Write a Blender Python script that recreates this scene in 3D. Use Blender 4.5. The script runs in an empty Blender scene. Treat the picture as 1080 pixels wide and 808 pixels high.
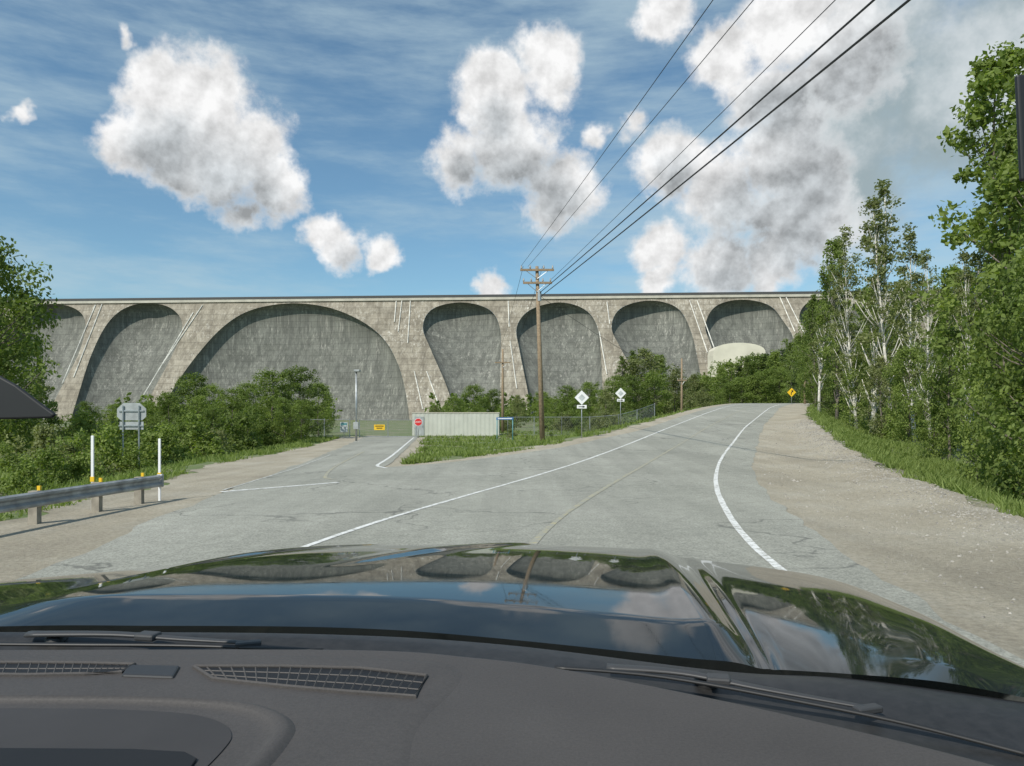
import bpy, math, random
import numpy as np
from mathutils import Vector, Matrix
from mathutils.geometry import tessellate_polygon
random.seed(7); rng=np.random.default_rng(7)
scene=bpy.context.scene; COL=scene.collection
F=780.0; EYE=1.7
# ------------------------------------------------------------------ helpers
def mk(name,verts,faces,mats=None,parent=None,smooth=False,label=None,category=None,group=None,kind=None):
    me=bpy.data.meshes.new(name); me.from_pydata([tuple(map(float,v)) for v in verts],[],faces); me.update()
    if smooth: me.polygons.foreach_set("use_smooth",[True]*len(me.polygons))
    ob=bpy.data.objects.new(name,me); COL.objects.link(ob)
    if mats:
        for m in (mats if isinstance(mats,list) else [mats]): me.materials.append(m)
    tag(ob,label,category,group,kind)
    if parent: ob.parent=parent
    return ob
def tag(ob,label=None,category=None,group=None,kind=None):
    if label: ob["label"]=label
    if category: ob["category"]=category
    if group: ob["group"]=group
    if kind: ob["kind"]=kind
def empty(name,loc=(0,0,0),**k):
    e=bpy.data.objects.new(name,None); e.location=loc; e.empty_display_size=.2; COL.objects.link(e); tag(e,**k); return e
class G:
    """geometry accumulator"""
    def __init__(s): s.v=[]; s.f=[]
    def add(s,v,f):
        n=len(s.v); s.v+= [tuple(a) for a in v]; s.f+=[tuple(i+n for i in q) for q in f]; return s
    def box(s,c,d,rz=0.0):
        x,y,z=d[0]/2,d[1]/2,d[2]/2; cs,sn=math.cos(rz),math.sin(rz); v=[]
        for a,b,e in [(-x,-y,-z),(x,-y,-z),(x,y,-z),(-x,y,-z),(-x,-y,z),(x,-y,z),(x,y,z),(-x,y,z)]:
            v.append((c[0]+a*cs-b*sn,c[1]+a*sn+b*cs,c[2]+e))
        return s.add(v,[(0,3,2,1),(4,5,6,7),(0,1,5,4),(1,2,6,5),(2,3,7,6),(3,0,4,7)])
    def tube(s,path,rad,n=8,flat=1.0):
        path=[Vector(p) for p in path]; 
        if not isinstance(rad,(list,tuple)): rad=[rad]*len(path)
        base=len(s.v)
        for i,p in enumerate(path):
            t=(path[min(i+1,len(path)-1)]-path[max(i-1,0)]).normalized()
            a=Vector((1,0,0)) if abs(t.x)<.8 else Vector((0,1,0))
            u=t.cross(a).normalized(); w=t.cross(u)
            for k in range(n):
                an=2*math.pi*k/n; o=(u*math.cos(an)+w*math.sin(an))*rad[i]; o.z*=flat; s.v.append(tuple(p+o))
        for i in range(len(path)-1):
            for k in range(n):
                s.f.append((base+i*n+k,base+i*n+(k+1)%n,base+(i+1)*n+(k+1)%n,base+(i+1)*n+k))
        s.f.append(tuple(base+k for k in range(n))[::-1]); s.f.append(tuple(base+(len(path)-1)*n+k for k in range(n)))
        return s
    def prism(s,pts,axis,a,b):
        n=len(pts); v=[]
        for w in (a,b):
            for p in pts:
                v.append((p[0],p[1],w) if axis=='z' else (p[0],w,p[1]))
        f=[tuple(range(n)),tuple(range(n,2*n))[::-1]]
        for i in range(n): f.append((i,i+n,(i+1)%n+n,(i+1)%n))
        return s.add(v,f)
    def ob(s,name,mats,**k): return mk(name,s.v,s.f,mats,**k)
def bevel(o,w,seg=2):
    m=o.modifiers.new("bevel",'BEVEL'); m.width=w; m.segments=seg; m.limit_method='ANGLE'; return o
def catmull(P,k=8):
    P=[np.array(p,float) for p in P]; out=[]
    for i in range(len(P)-1):
        p0=P[max(i-1,0)];p1=P[i];p2=P[i+1];p3=P[min(i+2,len(P)-1)]
        for j in range(k):
            t=j/k; out.append(.5*((2*p1)+(-p0+p2)*t+(2*p0-5*p1+4*p2-p3)*t*t+(-p0+3*p1-3*p2+p3)*t**3))
    out.append(P[-1]); return out
# ------------------------------------------------------------------ material helpers
class M:
    def __init__(s,name,rough=.8,metal=0.0,base=(.5,.5,.5)):
        s.m=bpy.data.materials.new(name); s.m.use_nodes=True; s.t=s.m.node_tree; s.n=s.t.nodes
        s.p=s.n["Principled BSDF"]; s.p.inputs["Roughness"].default_value=rough; s.p.inputs["Metallic"].default_value=metal
        s.p.inputs["Base Color"].default_value=(*base,1); s._tc=None
    def L(s,a,b): s.t.links.new(a,b)
    def tc(s):
        if not s._tc: s._tc=s.n.new("ShaderNodeTexCoord")
        return s._tc.outputs["Object"]
    def map(s,scale,vec=None):
        m=s.n.new("ShaderNodeMapping"); m.inputs["Scale"].default_value=scale; s.L(vec or s.tc(),m.inputs[0]); return m.outputs[0]
    def noise(s,scale,detail=5,rough=.55,vec=None,dist=0.0):
        n=s.n.new("ShaderNodeTexNoise"); n.inputs["Scale"].default_value=scale; n.inputs["Detail"].default_value=detail
        n.inputs["Roughness"].default_value=rough; n.inputs["Distortion"].default_value=dist; s.L(vec or s.tc(),n.inputs["Vector"]); return n.outputs["Fac"]
    def ramp(s,fac,stops):
        r=s.n.new("ShaderNodeValToRGB"); e=r.color_ramp.elements
        while len(e)<len(stops): e.new(.5)
        for i,(p,c) in enumerate(stops):
            e[i].position=p; e[i].color=(*c,1) if isinstance(c,tuple) else (c,c,c,1)
        s.L(fac,r.inputs[0]); return r.outputs[0]
    def mix(s,fac,a,b,mode='MIX'):
        x=s.n.new("ShaderNodeMix"); x.data_type='RGBA'; x.blend_type=mode
        for k,v in ((0,fac),(6,a),(7,b)):
            if isinstance(v,(int,float)): x.inputs[k].default_value=v
            elif isinstance(v,tuple): x.inputs[k].default_value=(*v,1)
            else: s.L(v,x.inputs[k])
        return x.outputs[2]
    def math(s,op,a,b=0.0,c=0.0):
        x=s.n.new("ShaderNodeMath"); x.operation=op
        for k,v in enumerate((a,b,c)):
            if isinstance(v,(int,float)): x.inputs[k].default_value=v
            else: s.L(v,x.inputs[k])
        return x.outputs[0]
    def base(s,c): s.L(c,s.p.inputs["Base Color"]); return s
    def bump(s,h,strength=.3,dist=.02):
        b=s.n.new("ShaderNodeBump"); b.inputs["Strength"].default_value=strength; b.inputs["Distance"].default_value=dist
        s.L(h,b.inputs["Height"]); s.L(b.outputs[0],s.p.inputs["Normal"]); return s
def simple(name,col,rough=.6,metal=0.0,var=.2,sc=3.0,bump=0.0):
    m=M(name,rough,metal); n=m.noise(sc,4)
    lo=tuple(c*(1-var) for c in col); hi=tuple(min(1,c*(1+var)) for c in col)
    m.base(m.ramp(n,[(.3,lo),(.7,hi)]))
    if bump: m.bump(n,bump,.01)
    return m.m
# ------------------------------------------------------------------ terrain functions
YG=np.arange(-40,260,.25)
def curve(pts,sig=2.5):
    xs,ys=zip(*pts); a=np.interp(YG,xs,ys)
    a=np.where(YG>xs[-1],ys[-1]+(YG-xs[-1])*(ys[-1]-ys[-2])/(xs[-1]-xs[-2]),a)
    if sig>0:
        k=np.arange(-40,41)*.25; g=np.exp(-k*k/(2*sig*sig)); g/=g.sum()
        a=np.convolve(np.pad(a,40,mode='edge'),g,mode='valid')
    return lambda y: np.interp(y,YG,a)
RW=curve([(-20,2.3),(0,2.5),(8.45,2.85),(12,3.5),(18.9,5.14),(27,7.6),(45,14.1),(80,27.9),(100,36.8),(130,52),(160,72)])
LW=curve([(-20,-4.6),(0,-3.9),(9.6,-2.83),(12.9,-1.9),(20.4,.62),(29,3.6),(43,8.7),(64,16.6),(80,22.8),(100,31.4),(130,46),(160,65)])
AR=curve([(-20,3.0),(5.1,3.5),(8.8,4.05),(13.3,4.85),(19,6.3),(26.5,8.6),(45,15.2),(80,29),(100,38),(130,53.5),(160,74)],1.5)
SR=curve([(-20,6),(0,6.4),(8,6.8),(14,8.0),(20.4,10.1),(33,14.1),(60,23.4),(80,31.6),(100,40.6),(130,56.2),(160,77)])
JL=curve([(-20,-5.3),(8.3,-5.1),(11,-5.66),(16.2,-6.4),(23.3,-7.2),(35,-8.7),(49,-10.6),(62,-12.4)],1)
JR=curve([(24,-4.2),(26.5,-4.35),(35,-5.2),(49,-6.6),(62,-7.9)],0)
MLp=[(24,-4.2),(24.5,-3.5),(25,-2.7),(27.6,-.7),(32,2.2),(38,5.0),(43,7.4)]
def ML(y): 
    y=np.asarray(y,float); return np.where(y<43,np.interp(y,[p[0] for p in MLp],[p[1] for p in MLp]),LW(y)-1.3)
GL=curve([(-20,-9),(5,-8.8),(11,-8.4),(15,-8.6),(20,-9.4),(24,-10.3),(31,-11),(41,-11.6),(55,-13.4),(62,-14.5)],1)
def sm(t): t=np.clip(t,0,1); return t*t*(3-2*t)
def sp(t): return np.log1p(np.exp(np.clip(t,-30,30)))+np.maximum(t-30,0)
def road_h(y): return .05*4*sp((y-25)/4)-.046*10*sp((y-103)/10)
def ground(x,y):
    x=np.asarray(x,float); y=np.asarray(y,float); yc=np.clip(y,-30,200)
    hr=road_h(np.clip(y,-50,200))
    dl=(LW(yc)-2.2)-x; dr=x-SR(yc)
    z=hr*(1-sm(dl/7)) - .85*sm((dr-.8)/3.6)*sm((90-y)/30) + .9*sm((dr-4.8)/12)
    z=z+.20*np.exp(-((dr+.05)/.9)**2)*sm((y-6)/8)*sm((70-y)/20)*(1+.25*np.sin(y*.9)+.15*np.sin(y*2.3))
    z=z+22*sm((x-40)/90)*sm((y-150)/100)
    off=sm((np.maximum(dr-.5,-1))/4)+sm((GL(yc)-.8-x)/4)
    z=z+off*(.16*np.sin(x*.7+1.3*np.sin(y*.31))+.14*np.sin(y*.53+x*.21))-.35*sm((GL(yc)-.5-x)/3)*sm((62-y)/10)
    return z
def gz(x,y): return float(ground(x,y))
# ------------------------------------------------------------------ materials
def m_ground():
    m=M("grass_ground",.95); n=m.noise(.35,6,.65); n2=m.noise(3,6,.7)
    c=m.ramp(n2,[(.3,(.06,.09,.025)),(.5,(.12,.165,.05)),(.68,(.20,.21,.10))])
    c2=m.ramp(n2,[(.3,(.20,.175,.12)),(.7,(.33,.29,.215))])
    m.base(m.mix(m.ramp(n,[(.48,0.0),(.62,1.0)]),c,c2)); m.bump(n2,.6,.08); return m.m
def m_gravel():
    m=M("sandy_gravel",.95); n=m.noise(.45,5,.65); n2=m.noise(16,7,.85); v=m.n.new("ShaderNodeTexVoronoi"); v.inputs["Scale"].default_value=18; m.L(m.tc(),v.inputs["Vector"])
    n3=m.noise(1,4,.6,m.map((1.6,.12,1)))
    c=m.ramp(n,[(.3,(.36,.315,.235)),(.5,(.44,.39,.295)),(.7,(.49,.45,.36))])
    c=m.mix(.85,c,m.ramp(n2,[(.28,.42),(.5,.9),(.72,1.35)]),'MULTIPLY')
    c=m.mix(.5,c,m.ramp(n3,[(.35,.78),(.65,1.15)]),'MULTIPLY')
    bw=m.n.new("ShaderNodeRGBToBW"); m.L(v.outputs["Color"],bw.inputs[0])
    c=m.mix(m.ramp(v.outputs["Distance"],[(.0,.6),(.32,0.0)]),c,m.ramp(bw.outputs[0],[(.2,(.18,.165,.14)),(.8,(.56,.52,.45))]))
    m.base(c); m.bump(n2,.9,.04); return m.m
def m_asphalt():
    m=M("weathered_asphalt",.92)
    big=m.noise(.22,5,.6); st=m.noise(1.0,4,.6,m.map((1.1,.05,1))); fine=m.noise(30,5,.9); mid=m.noise(4,6,.75)
    c=m.ramp(big,[(.3,(.285,.285,.24)),(.7,(.385,.38,.325))])
    c=m.mix(.6,c,m.ramp(st,[(.3,.72),(.7,1.14)]),'MULTIPLY'); c=m.mix(1.0,c,m.ramp(fine,[(.32,.42),(.5,.98),(.68,1.5)]),'MULTIPLY')
    c=m.mix(.55,c,m.ramp(mid,[(.3,.70),(.65,1.12)]),'MULTIPLY')
    dv=m.n.new("ShaderNodeVectorMath"); dv.operation='MULTIPLY_ADD'
    nn=m.n.new("ShaderNodeTexNoise"); nn.inputs["Scale"].default_value=1.3; nn.inputs["Detail"].default_value=5; m.L(m.tc(),nn.inputs["Vector"])
    m.L(nn.outputs["Color"],dv.inputs[0]); dv.inputs[1].default_value=(1.6,1.6,0); m.L(m.tc(),dv.inputs[2])
    v=m.n.new("ShaderNodeTexVoronoi"); v.feature='DISTANCE_TO_EDGE'; v.inputs["Scale"].default_value=.28; m.L(dv.outputs[0],v.inputs["Vector"])
    crack=m.ramp(v.outputs["Distance"],[(.002,1.0),(.009,0.0)]); mask=m.ramp(m.noise(.3,3),[(.44,0.0),(.54,1.0)])
    c=m.mix(m.math('MULTIPLY',m.math('MULTIPLY',crack,mask),.7),c,(.09,.09,.08))
    m.base(c); m.bump(fine,.6,.012); return m.m
def m_paint(name,col,wear=.5):
    m=M(name,.7); n=m.noise(9,7,.8); k=m.ramp(n,[(wear-.08,0.0),(wear+.08,1.0)])
    m.base(m.mix(k,col,(.31,.305,.26))); return m.m
def m_dam(name,lo,hi,dark,strk,wht,brick,mid_f,fine_v):
    m=M(name,.92); sepn=m.n.new("ShaderNodeSeparateXYZ"); m.L(m.tc(),sepn.inputs[0]); cb=m.n.new("ShaderNodeCombineXYZ")
    m.L(sepn.outputs[0],cb.inputs[0]); m.L(sepn.outputs[2],cb.inputs[1])
    big=m.noise(.03,6,.68); mid=m.noise(.20,6,.75)
    s1=m.noise(1,6,.75,m.map((.34,.34,.008))); s2=m.noise(1,7,.85,m.map((.9,.9,.014))); s3=m.noise(.05,4,.7); s4=m.noise(1,5,.8,m.map((1.8,1.8,.010)))
    c=m.ramp(big,[(.3,lo),(.7,hi)])
    c=m.mix(mid_f,c,m.ramp(mid,[(.3,.55),(.7,1.3)]),'MULTIPLY')
    c=m.mix(fine_v,c,m.ramp(s4,[(.35,.6),(.65,1.3)]),'MULTIPLY')
    c=m.mix(m.ramp(s1,[(.44,0.0),(.58,strk)]),c,dark)
    wf=m.math('MULTIPLY',m.ramp(s2,[(.53,0.0),(.63,1.0)]),m.ramp(s3,[(.42,.10),(.60,wht)]))
    c=m.mix(wf,c,(.66,.63,.56))
    b=m.n.new("ShaderNodeTexBrick"); b.inputs["Scale"].default_value=1; b.inputs["Brick Width"].default_value=13; b.inputs["Row Height"].default_value=3.2
    b.inputs["Mortar Size"].default_value=.17; b.inputs["Mortar Smooth"].default_value=.5; b.inputs["Color1"].default_value=(1,1,1,1); b.inputs["Color2"].default_value=(.86,.86,.84,1); b.inputs["Mortar"].default_value=(.42,.42,.41,1)
    m.L(cb.outputs[0],b.inputs["Vector"]); c=m.mix(brick,c,b.outputs["Color"],'MULTIPLY')
    m.base(c); m.bump(mid,.25,.3); return m.m
def m_leaf(name,lo,hi,trans=.38):
    m=M(name,.6); m.p.inputs["Specular IOR Level"].default_value=.25
    a=m.n.new("ShaderNodeAttribute"); a.attribute_name="tint"; oi=m.n.new("ShaderNodeObjectInfo")
    f=m.math('ADD',m.math('MULTIPLY',a.outputs["Fac"],.7),m.math('MULTIPLY',oi.outputs["Random"],.3))
    c=m.ramp(f,[(.05,lo),(.95,hi)]); m.base(c)
    tr=m.n.new("ShaderNodeBsdfTranslucent"); m.L(m.mix(1.0,c,(1.4,1.55,.6),'MULTIPLY'),tr.inputs[0])
    mx=m.n.new("ShaderNodeMixShader"); mx.inputs[0].default_value=trans; m.L(m.p.outputs[0],mx.inputs[1]); m.L(tr.outputs[0],mx.inputs[2])
    m.L(mx.outputs[0],m.n["Material Output"].inputs[0]); return m.m
MG=m_ground(); MGR=m_gravel(); MA=m_asphalt()
MWP=m_paint("white_road_paint",(.78,.78,.75),.545); MWF=m_paint("worn_white_paint",(.62,.62,.58),.48); MYP=m_paint("faded_yellow_road_paint",(.47,.41,.21),.44)
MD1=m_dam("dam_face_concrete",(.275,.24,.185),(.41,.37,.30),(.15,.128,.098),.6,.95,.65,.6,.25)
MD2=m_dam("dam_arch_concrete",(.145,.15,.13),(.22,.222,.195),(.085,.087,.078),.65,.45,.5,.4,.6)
MD3=simple("pale_concrete",(.5,.47,.40),.9,0,.15,.2); MD5=simple("cream_concrete",(.66,.62,.51),.9,0,.15,.1); MD4=simple("dark_parapet",(.07,.07,.07),.8)
MPIPE=simple("white_pipe_paint",(.66,.64,.58),.6,0,.35,.4)
LF1=m_leaf("leaf_green",(.07,.105,.024),(.205,.265,.07)); LF2=m_leaf("leaf_olive",(.11,.13,.05),(.27,.295,.13)); LF3=m_leaf("leaf_dark",(.035,.06,.024),(.10,.14,.052),.2)
LF4=m_leaf("leaf_bright",(.095,.14,.03),(.265,.33,.09)); LFG=m_leaf("grass_blades",(.11,.16,.035),(.26,.32,.10))
BARK=simple("bark_brown",(.17,.145,.12),.95,0,.4,6,.4); BARKW=simple("bark_pale",(.60,.57,.51),.9,0,.3,5,.3)
WOOD=simple("pole_wood",(.27,.20,.13),.9,0,.3,8,.3); GALV=simple("galvanized_steel",(.42,.44,.45),.45,.7,.15,5); GREY=simple("grey_paint",(.36,.38,.38),.5)
RAIL=simple("weathered_rail_steel",(.36,.37,.37),.55,.45,.35,4)
BLK=simple("black_plastic",(.015,.015,.016),.5); WHT=simple("white_sign_paint",(.8,.8,.8),.5,0,.05); RED=simple("red_sign_paint",(.6,.02,.02),.5,0,.05)
YEL=simple("yellow_sign_paint",(.8,.5,.02),.5,0,.05); PGR=simple("pale_grey_sign",(.5,.53,.53),.5); TEAL=simple("teal_paint",(.10,.26,.28),.5); BLU=simple("blue_paint",(.04,.16,.4),.5)
BEI=simple("beige_metal_cladding",(.50,.51,.45),.6,0,.08,1); WIRE=simple("cable_black",(.02,.02,.022),.6); CER=simple("insulator_ceramic",(.35,.33,.3),.3); PWOOD=simple("post_wood",(.3,.27,.22),.9,0,.3,6)
# ------------------------------------------------------------------ ground
def axis(a,b,st,lo,hi):
    c=list(np.arange(a,b+.01,st)); s=st; x=c[-1]
    while x<hi: s*=1.16; x+=s; c.append(x)
    s=st; x=c[0]
    while x>lo: s*=1.16; x-=s; c.insert(0,x)
    return np.array(c)
ax=axis(-30,60,.5,-3000,3000); ay=axis(-10,115,.5,-400,4500)
X,Y=np.meshgrid(ax,ay); Z=ground(X,Y); nx=len(ax)
V=np.stack([X.ravel(),Y.ravel(),Z.ravel()],1).tolist()
Fc=[(j*nx+i,j*nx+i+1,(j+1)*nx+i+1,(j+1)*nx+i) for j in range(len(ay)-1) for i in range(nx-1)]
mk("ground",V,Fc,MG,smooth=True,kind="structure")
def ribbon(g,fl,fr,y0,y1,st,off,nxs=10,jl=0,jr=0,seed=1):
    r=np.random.default_rng(seed); ys=np.arange(y0,y1+st*.5,st); n=len(ys)
    def jit(a): 
        k=r.normal(0,1,n); k=np.convolve(k,[.25,.5,.25],'same')+.8*np.convolve(r.normal(0,1,n),np.ones(9)/4,'same'); k[0]=k[-1]=0; return k*a
    l=np.asarray(fl(ys))+jit(jl); rr=np.asarray(fr(ys))+jit(jr); vs=[]
    for k in range(nxs+1):
        x=l+(rr-l)*k/nxs; vs.append(np.stack([x,ys,ground(x,ys)+off],1))
    vs=np.stack(vs,1).reshape(-1,3); m=nxs+1
    g.add(vs.tolist(),[(j*m+i,j*m+i+1,(j+1)*m+i+1,(j+1)*m+i) for j in range(n-1) for i in range(nxs)])
g=G(); ribbon(g,lambda y:AR(y)-.4,lambda y:SR(y)+.55,-20,150,.3,.014,28,0,.26,2); g.ob("gravel_shoulder",MGR,smooth=True,kind="structure")
g=G(); ribbon(g,GL,lambda y:JL(y)+.4,-20,64,.3,.010,10,.22,0,3); g.ob("gravel_shoulder",MGR,smooth=True,kind="structure")
g=G(); ribbon(g,lambda y:ML(y)-1.5,lambda y:ML(y)+.2,24.3,150,.3,.010,4,.28,0,4); ribbon(g,lambda y:JR(y)-.2,lambda y:JR(y)+.8,24.6,62,.3,.006,3,0,.2,5); g.ob("gravel_shoulder",MGR,smooth=True,kind="structure")
g=G(); ribbon(g,JL,AR,-20,24,.3,.02,34,.05,.05,6); g.ob("road",MA,smooth=True,kind="structure")
g=G(); ribbon(g,ML,AR,24,150,.3,.02,24,.04,.05,7); g.ob("road",MA,smooth=True,kind="structure")
g=G(); ribbon(g,JL,JR,24,66,.3,.02,10,.05,.03,8); g.ob("side_road",MA,smooth=True,kind="structure")
g=G(); w=.052
ribbon(g,lambda y:RW(y)-w,lambda y:RW(y)+w,-10,150,.4,.026,1,.008,.008,9); ribbon(g,lambda y:LW(y)-w,lambda y:LW(y)+w,-10,150,.4,.026,1,.008,.008,10)
def mline(g,pts,w,off=.026):
    P=[Vector((p[0],p[1],0)) for p in catmull(pts,10)]; vs=[]
    for i,p in enumerate(P):
        t=(P[min(i+1,len(P)-1)]-P[max(i-1,0)]).normalized(); nn=Vector((-t.y,t.x,0))*w
        for q in (p+nn,p-nn): vs.append((q.x,q.y,gz(q.x,q.y)+off))
    g.add(vs,[(2*i,2*i+2,2*i+3,2*i+1) for i in range(len(P)-1)])
mline(g,[(-6.5,16.5),(-4.4,18.7)],.09)
mline(g,[(-4.0,23.6),(-4.55,25),(-4.85,28),(-5.5,35),(-6.9,49),(-8.1,61)],.06)
g.ob("road_marking",MWP,kind="structure")
g=G(); mline(g,[(-6.6,16.9),(-6.8,20),(-7.2,25),(-8.1,33)],.04); g.ob("road_marking",MWF,kind="structure")
g=G(); CL=lambda y:(LW(y)+RW(y))/2
ribbon(g,lambda y:CL(y)-.05,lambda y:CL(y)+.05,-10,150,.4,.026,1,.006,.006,12); mline(g,[(-4.7,19.6),(-5.2,20.6),(-6.1,26),(-7.2,36)],.05)
g.ob("road_marking",MYP,kind="structure")
# ------------------------------------------------------------------ dam
KL=.5; ZT=65.0; Y0=397.0
def damP(u,v,off=0.0):
    a=(u-540)/F; b=(440-v)/F
    y=(Y0-KL*(ZT-EYE))/(1+.06*a-KL*b); p=Vector((a*y,y,EYE+b*y)); return p+Vector((0,-.89,.45))*off
def crestP(u,dy=0,z=ZT):
    a=(u-540)/F; y=Y0/(1+.06*a); return (a*y,y+dy,z)
OPEN=[[(-30,452),(-15,400),(5,355),(25,330),(52,321),(78,325),(90,340),(84,370),(64,410),(42,452)],
[(72,452),(83,415),(96,375),(112,343),(130,326),(152,320),(176,323),(190,335),(191,352),(180,378),(160,415),(142,452)],
[(163,452),(180,415),(205,378),(235,345),(265,327),(305,320),(345,324),(380,338),(405,358),(420,385),(428,415),(433,452)],
[(484,452),(472,410),(455,370),(446,345),(456,326),(486,319),(515,326),(527,345),(528,380),(526,452)],
[(563,452),(556,410),(548,370),(545,345),(559,327),(589,319),(616,326),(630,345),(634,380),(637,452)],
[(692,452),(672,400),(655,368),(645,345),(655,325),(685,317),(713,324),(727,345),(736,380),(748,452)],
[(780,452),(762,400),(750,365),(744,343),(755,323),(782,316),(811,322),(827,340),(840,365),(868,452)],
[(900,452),(872,380),(852,350),(843,335),(851,320),(874,315),(900,320),(918,335),(935,365),(970,452)]]
dam=empty("dam",(0,395,0),label="huge concrete multiple-arch buttress dam with weathered streaked face",category="dam")
def par(ob,e):
    ob.parent=e; ob.matrix_parent_inverse=Matrix.Translation(-Vector(e.location)); return ob
outl=[catmull(o,8) for o in OPEN]
poly=[(-110,452)]
for o in outl: poly+= [tuple(p) for p in o]
poly+=[(1060,452)]
P3=[damP(u,v) for u,v in poly]
top=[Vector(crestP(u)) for u in (1060,800,540,270,-110)]
allp=P3+top
flat=[Vector((p.x,p.z,0)) for p in allp]
tri=tessellate_polygon([flat])
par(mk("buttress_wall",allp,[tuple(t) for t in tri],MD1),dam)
for o in outl:
    k=max(range(len(o)),key=lambda i:-o[i][1]); Lp=[damP(*p) for p in o[:k+1]]; Rp=[damP(*p) for p in o[k:]][::-1]
    def res(P,n):
        d=[0]
        for i in range(1,len(P)): d.append(d[-1]+(P[i]-P[i-1]).length)
        t=[d[-1]*(1-(1-j/n)**1.6) for j in range(n+1)]
        return np.stack([np.interp(t,d,[p[c] for p in P]) for c in range(3)],1)
    n=40; A=res(Lp,n); B=res(Rp,n); W=np.linalg.norm(B-A,axis=1); wm=W.max(); vs=[]; ns=28
    for j in range(n+1):
        c=(A[j]+B[j])/2; h=(B[j]-A[j])/2; D=.26*min(wm,72)*(W[j]/wm)**1.1
        for i in range(ns+1):
            th=math.pi*i/ns; vs.append(c-h*math.cos(th)+np.array([0,D*math.sin(th),0]))
    m=ns+1
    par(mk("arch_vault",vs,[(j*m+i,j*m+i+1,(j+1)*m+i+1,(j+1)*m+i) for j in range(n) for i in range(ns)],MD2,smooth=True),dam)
def crest_slab(y0,y1,z0,z1):
    us=list(range(-110,1061,45)); v=[]; 
    for u in us:
        v+=[crestP(u,y0,z0),crestP(u,y1,z0),crestP(u,y1,z1),crestP(u,y0,z1)]
    f=[]
    for i in range(len(us)-1):
        for k in range(4): f.append((4*i+k,4*i+(k+1)%4,4*i+4+(k+1)%4,4*i+4+k))
    return v,f
v,f=crest_slab(-.9,9,ZT-.2,ZT+1.2); par(mk("crest_deck",v,f,MD3),dam)
v,f=crest_slab(-1.0,-.7,ZT+1.2,ZT+2.5); par(mk("parapet",v,f,MD4),dam)
pipes=[[(108,321),(78,398)],[(101,322),(66,405)],[(424,317),(420,350)],[(433,317),(430,362)],[(437,392),(446,432)],[(450,392),(462,425)],[(735,317),(757,378)],[(727,317),(746,372)],
 [(640,319),(643,342)],[(829,314),(848,352)],[(822,313),(838,350)],[(536,318),(537,345)],[(214,322),(172,384)],[(418,318),(416,340)],[(204,330),(150,420)],[(632,350),(640,395)],[(538,360),(545,410)]]
for a,b in pipes:
    g=G(); A=damP(*a,off=.3); B=damP(*b,off=.3); g.tube([A,B],.27,5); par(g.ob("drain_pipe",MPIPE),dam)
g=G(); 
pts=[(math.cos(math.pi*i/14)*12.5,math.sin(math.pi*i/14)**.6*6) for i in range(15)]
g.prism([(108+p[0],31+p[1]) for p in pts]+[(95.5,5),(120.5,5)],'y',351,361); par(g.ob("abutment_block",MD5),dam)
# ------------------------------------------------------------------ trees
def leaves(cent,crad,nl,size,r,flatt=.75):
    n=len(cent); C=np.repeat(cent,nl,0); R=np.repeat(crad,nl); N=n*nl
    d=r.normal(0,1,(N,3)); d/=np.linalg.norm(d,axis=1)[:,None]; rad=R*r.random(N)**.45
    p=C+d*rad[:,None]*np.array([1,1,flatt])
    nr=d*.6+r.normal(0,.7,(N,3))+np.array([0,0,.5]); nr/=np.linalg.norm(nr,axis=1)[:,None]
    t=np.cross(nr,r.normal(0,1,(N,3))); t/=np.linalg.norm(t,axis=1)[:,None]; b=np.cross(nr,t)
    s=size*(.6+.8*r.random(N))[:,None]
    q=np.stack([p+t*s*.62,p+b*s*.36,p-t*s*.62,p-b*s*.36],1).reshape(-1,3)
    ct=np.repeat(r.random(n),nl)*.65+r.random(N)*.35
    return q,np.repeat(ct,4)
def leafmesh(name,q,t,mat):
    n=len(q)//4; me=bpy.data.meshes.new(name); me.vertices.add(4*n); me.vertices.foreach_set("co",q.astype(np.float32).ravel())
    me.loops.add(4*n); me.loops.foreach_set("vertex_index",np.arange(4*n,dtype=np.int32)); me.polygons.add(n)
    me.polygons.foreach_set("loop_start",np.arange(0,4*n,4,dtype=np.int32)); me.update(calc_edges=True); me.validate()
    a=me.attributes.new("tint",'FLOAT','POINT'); a.data.foreach_set("value",t.astype(np.float32)); me.materials.append(mat); return me
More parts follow.
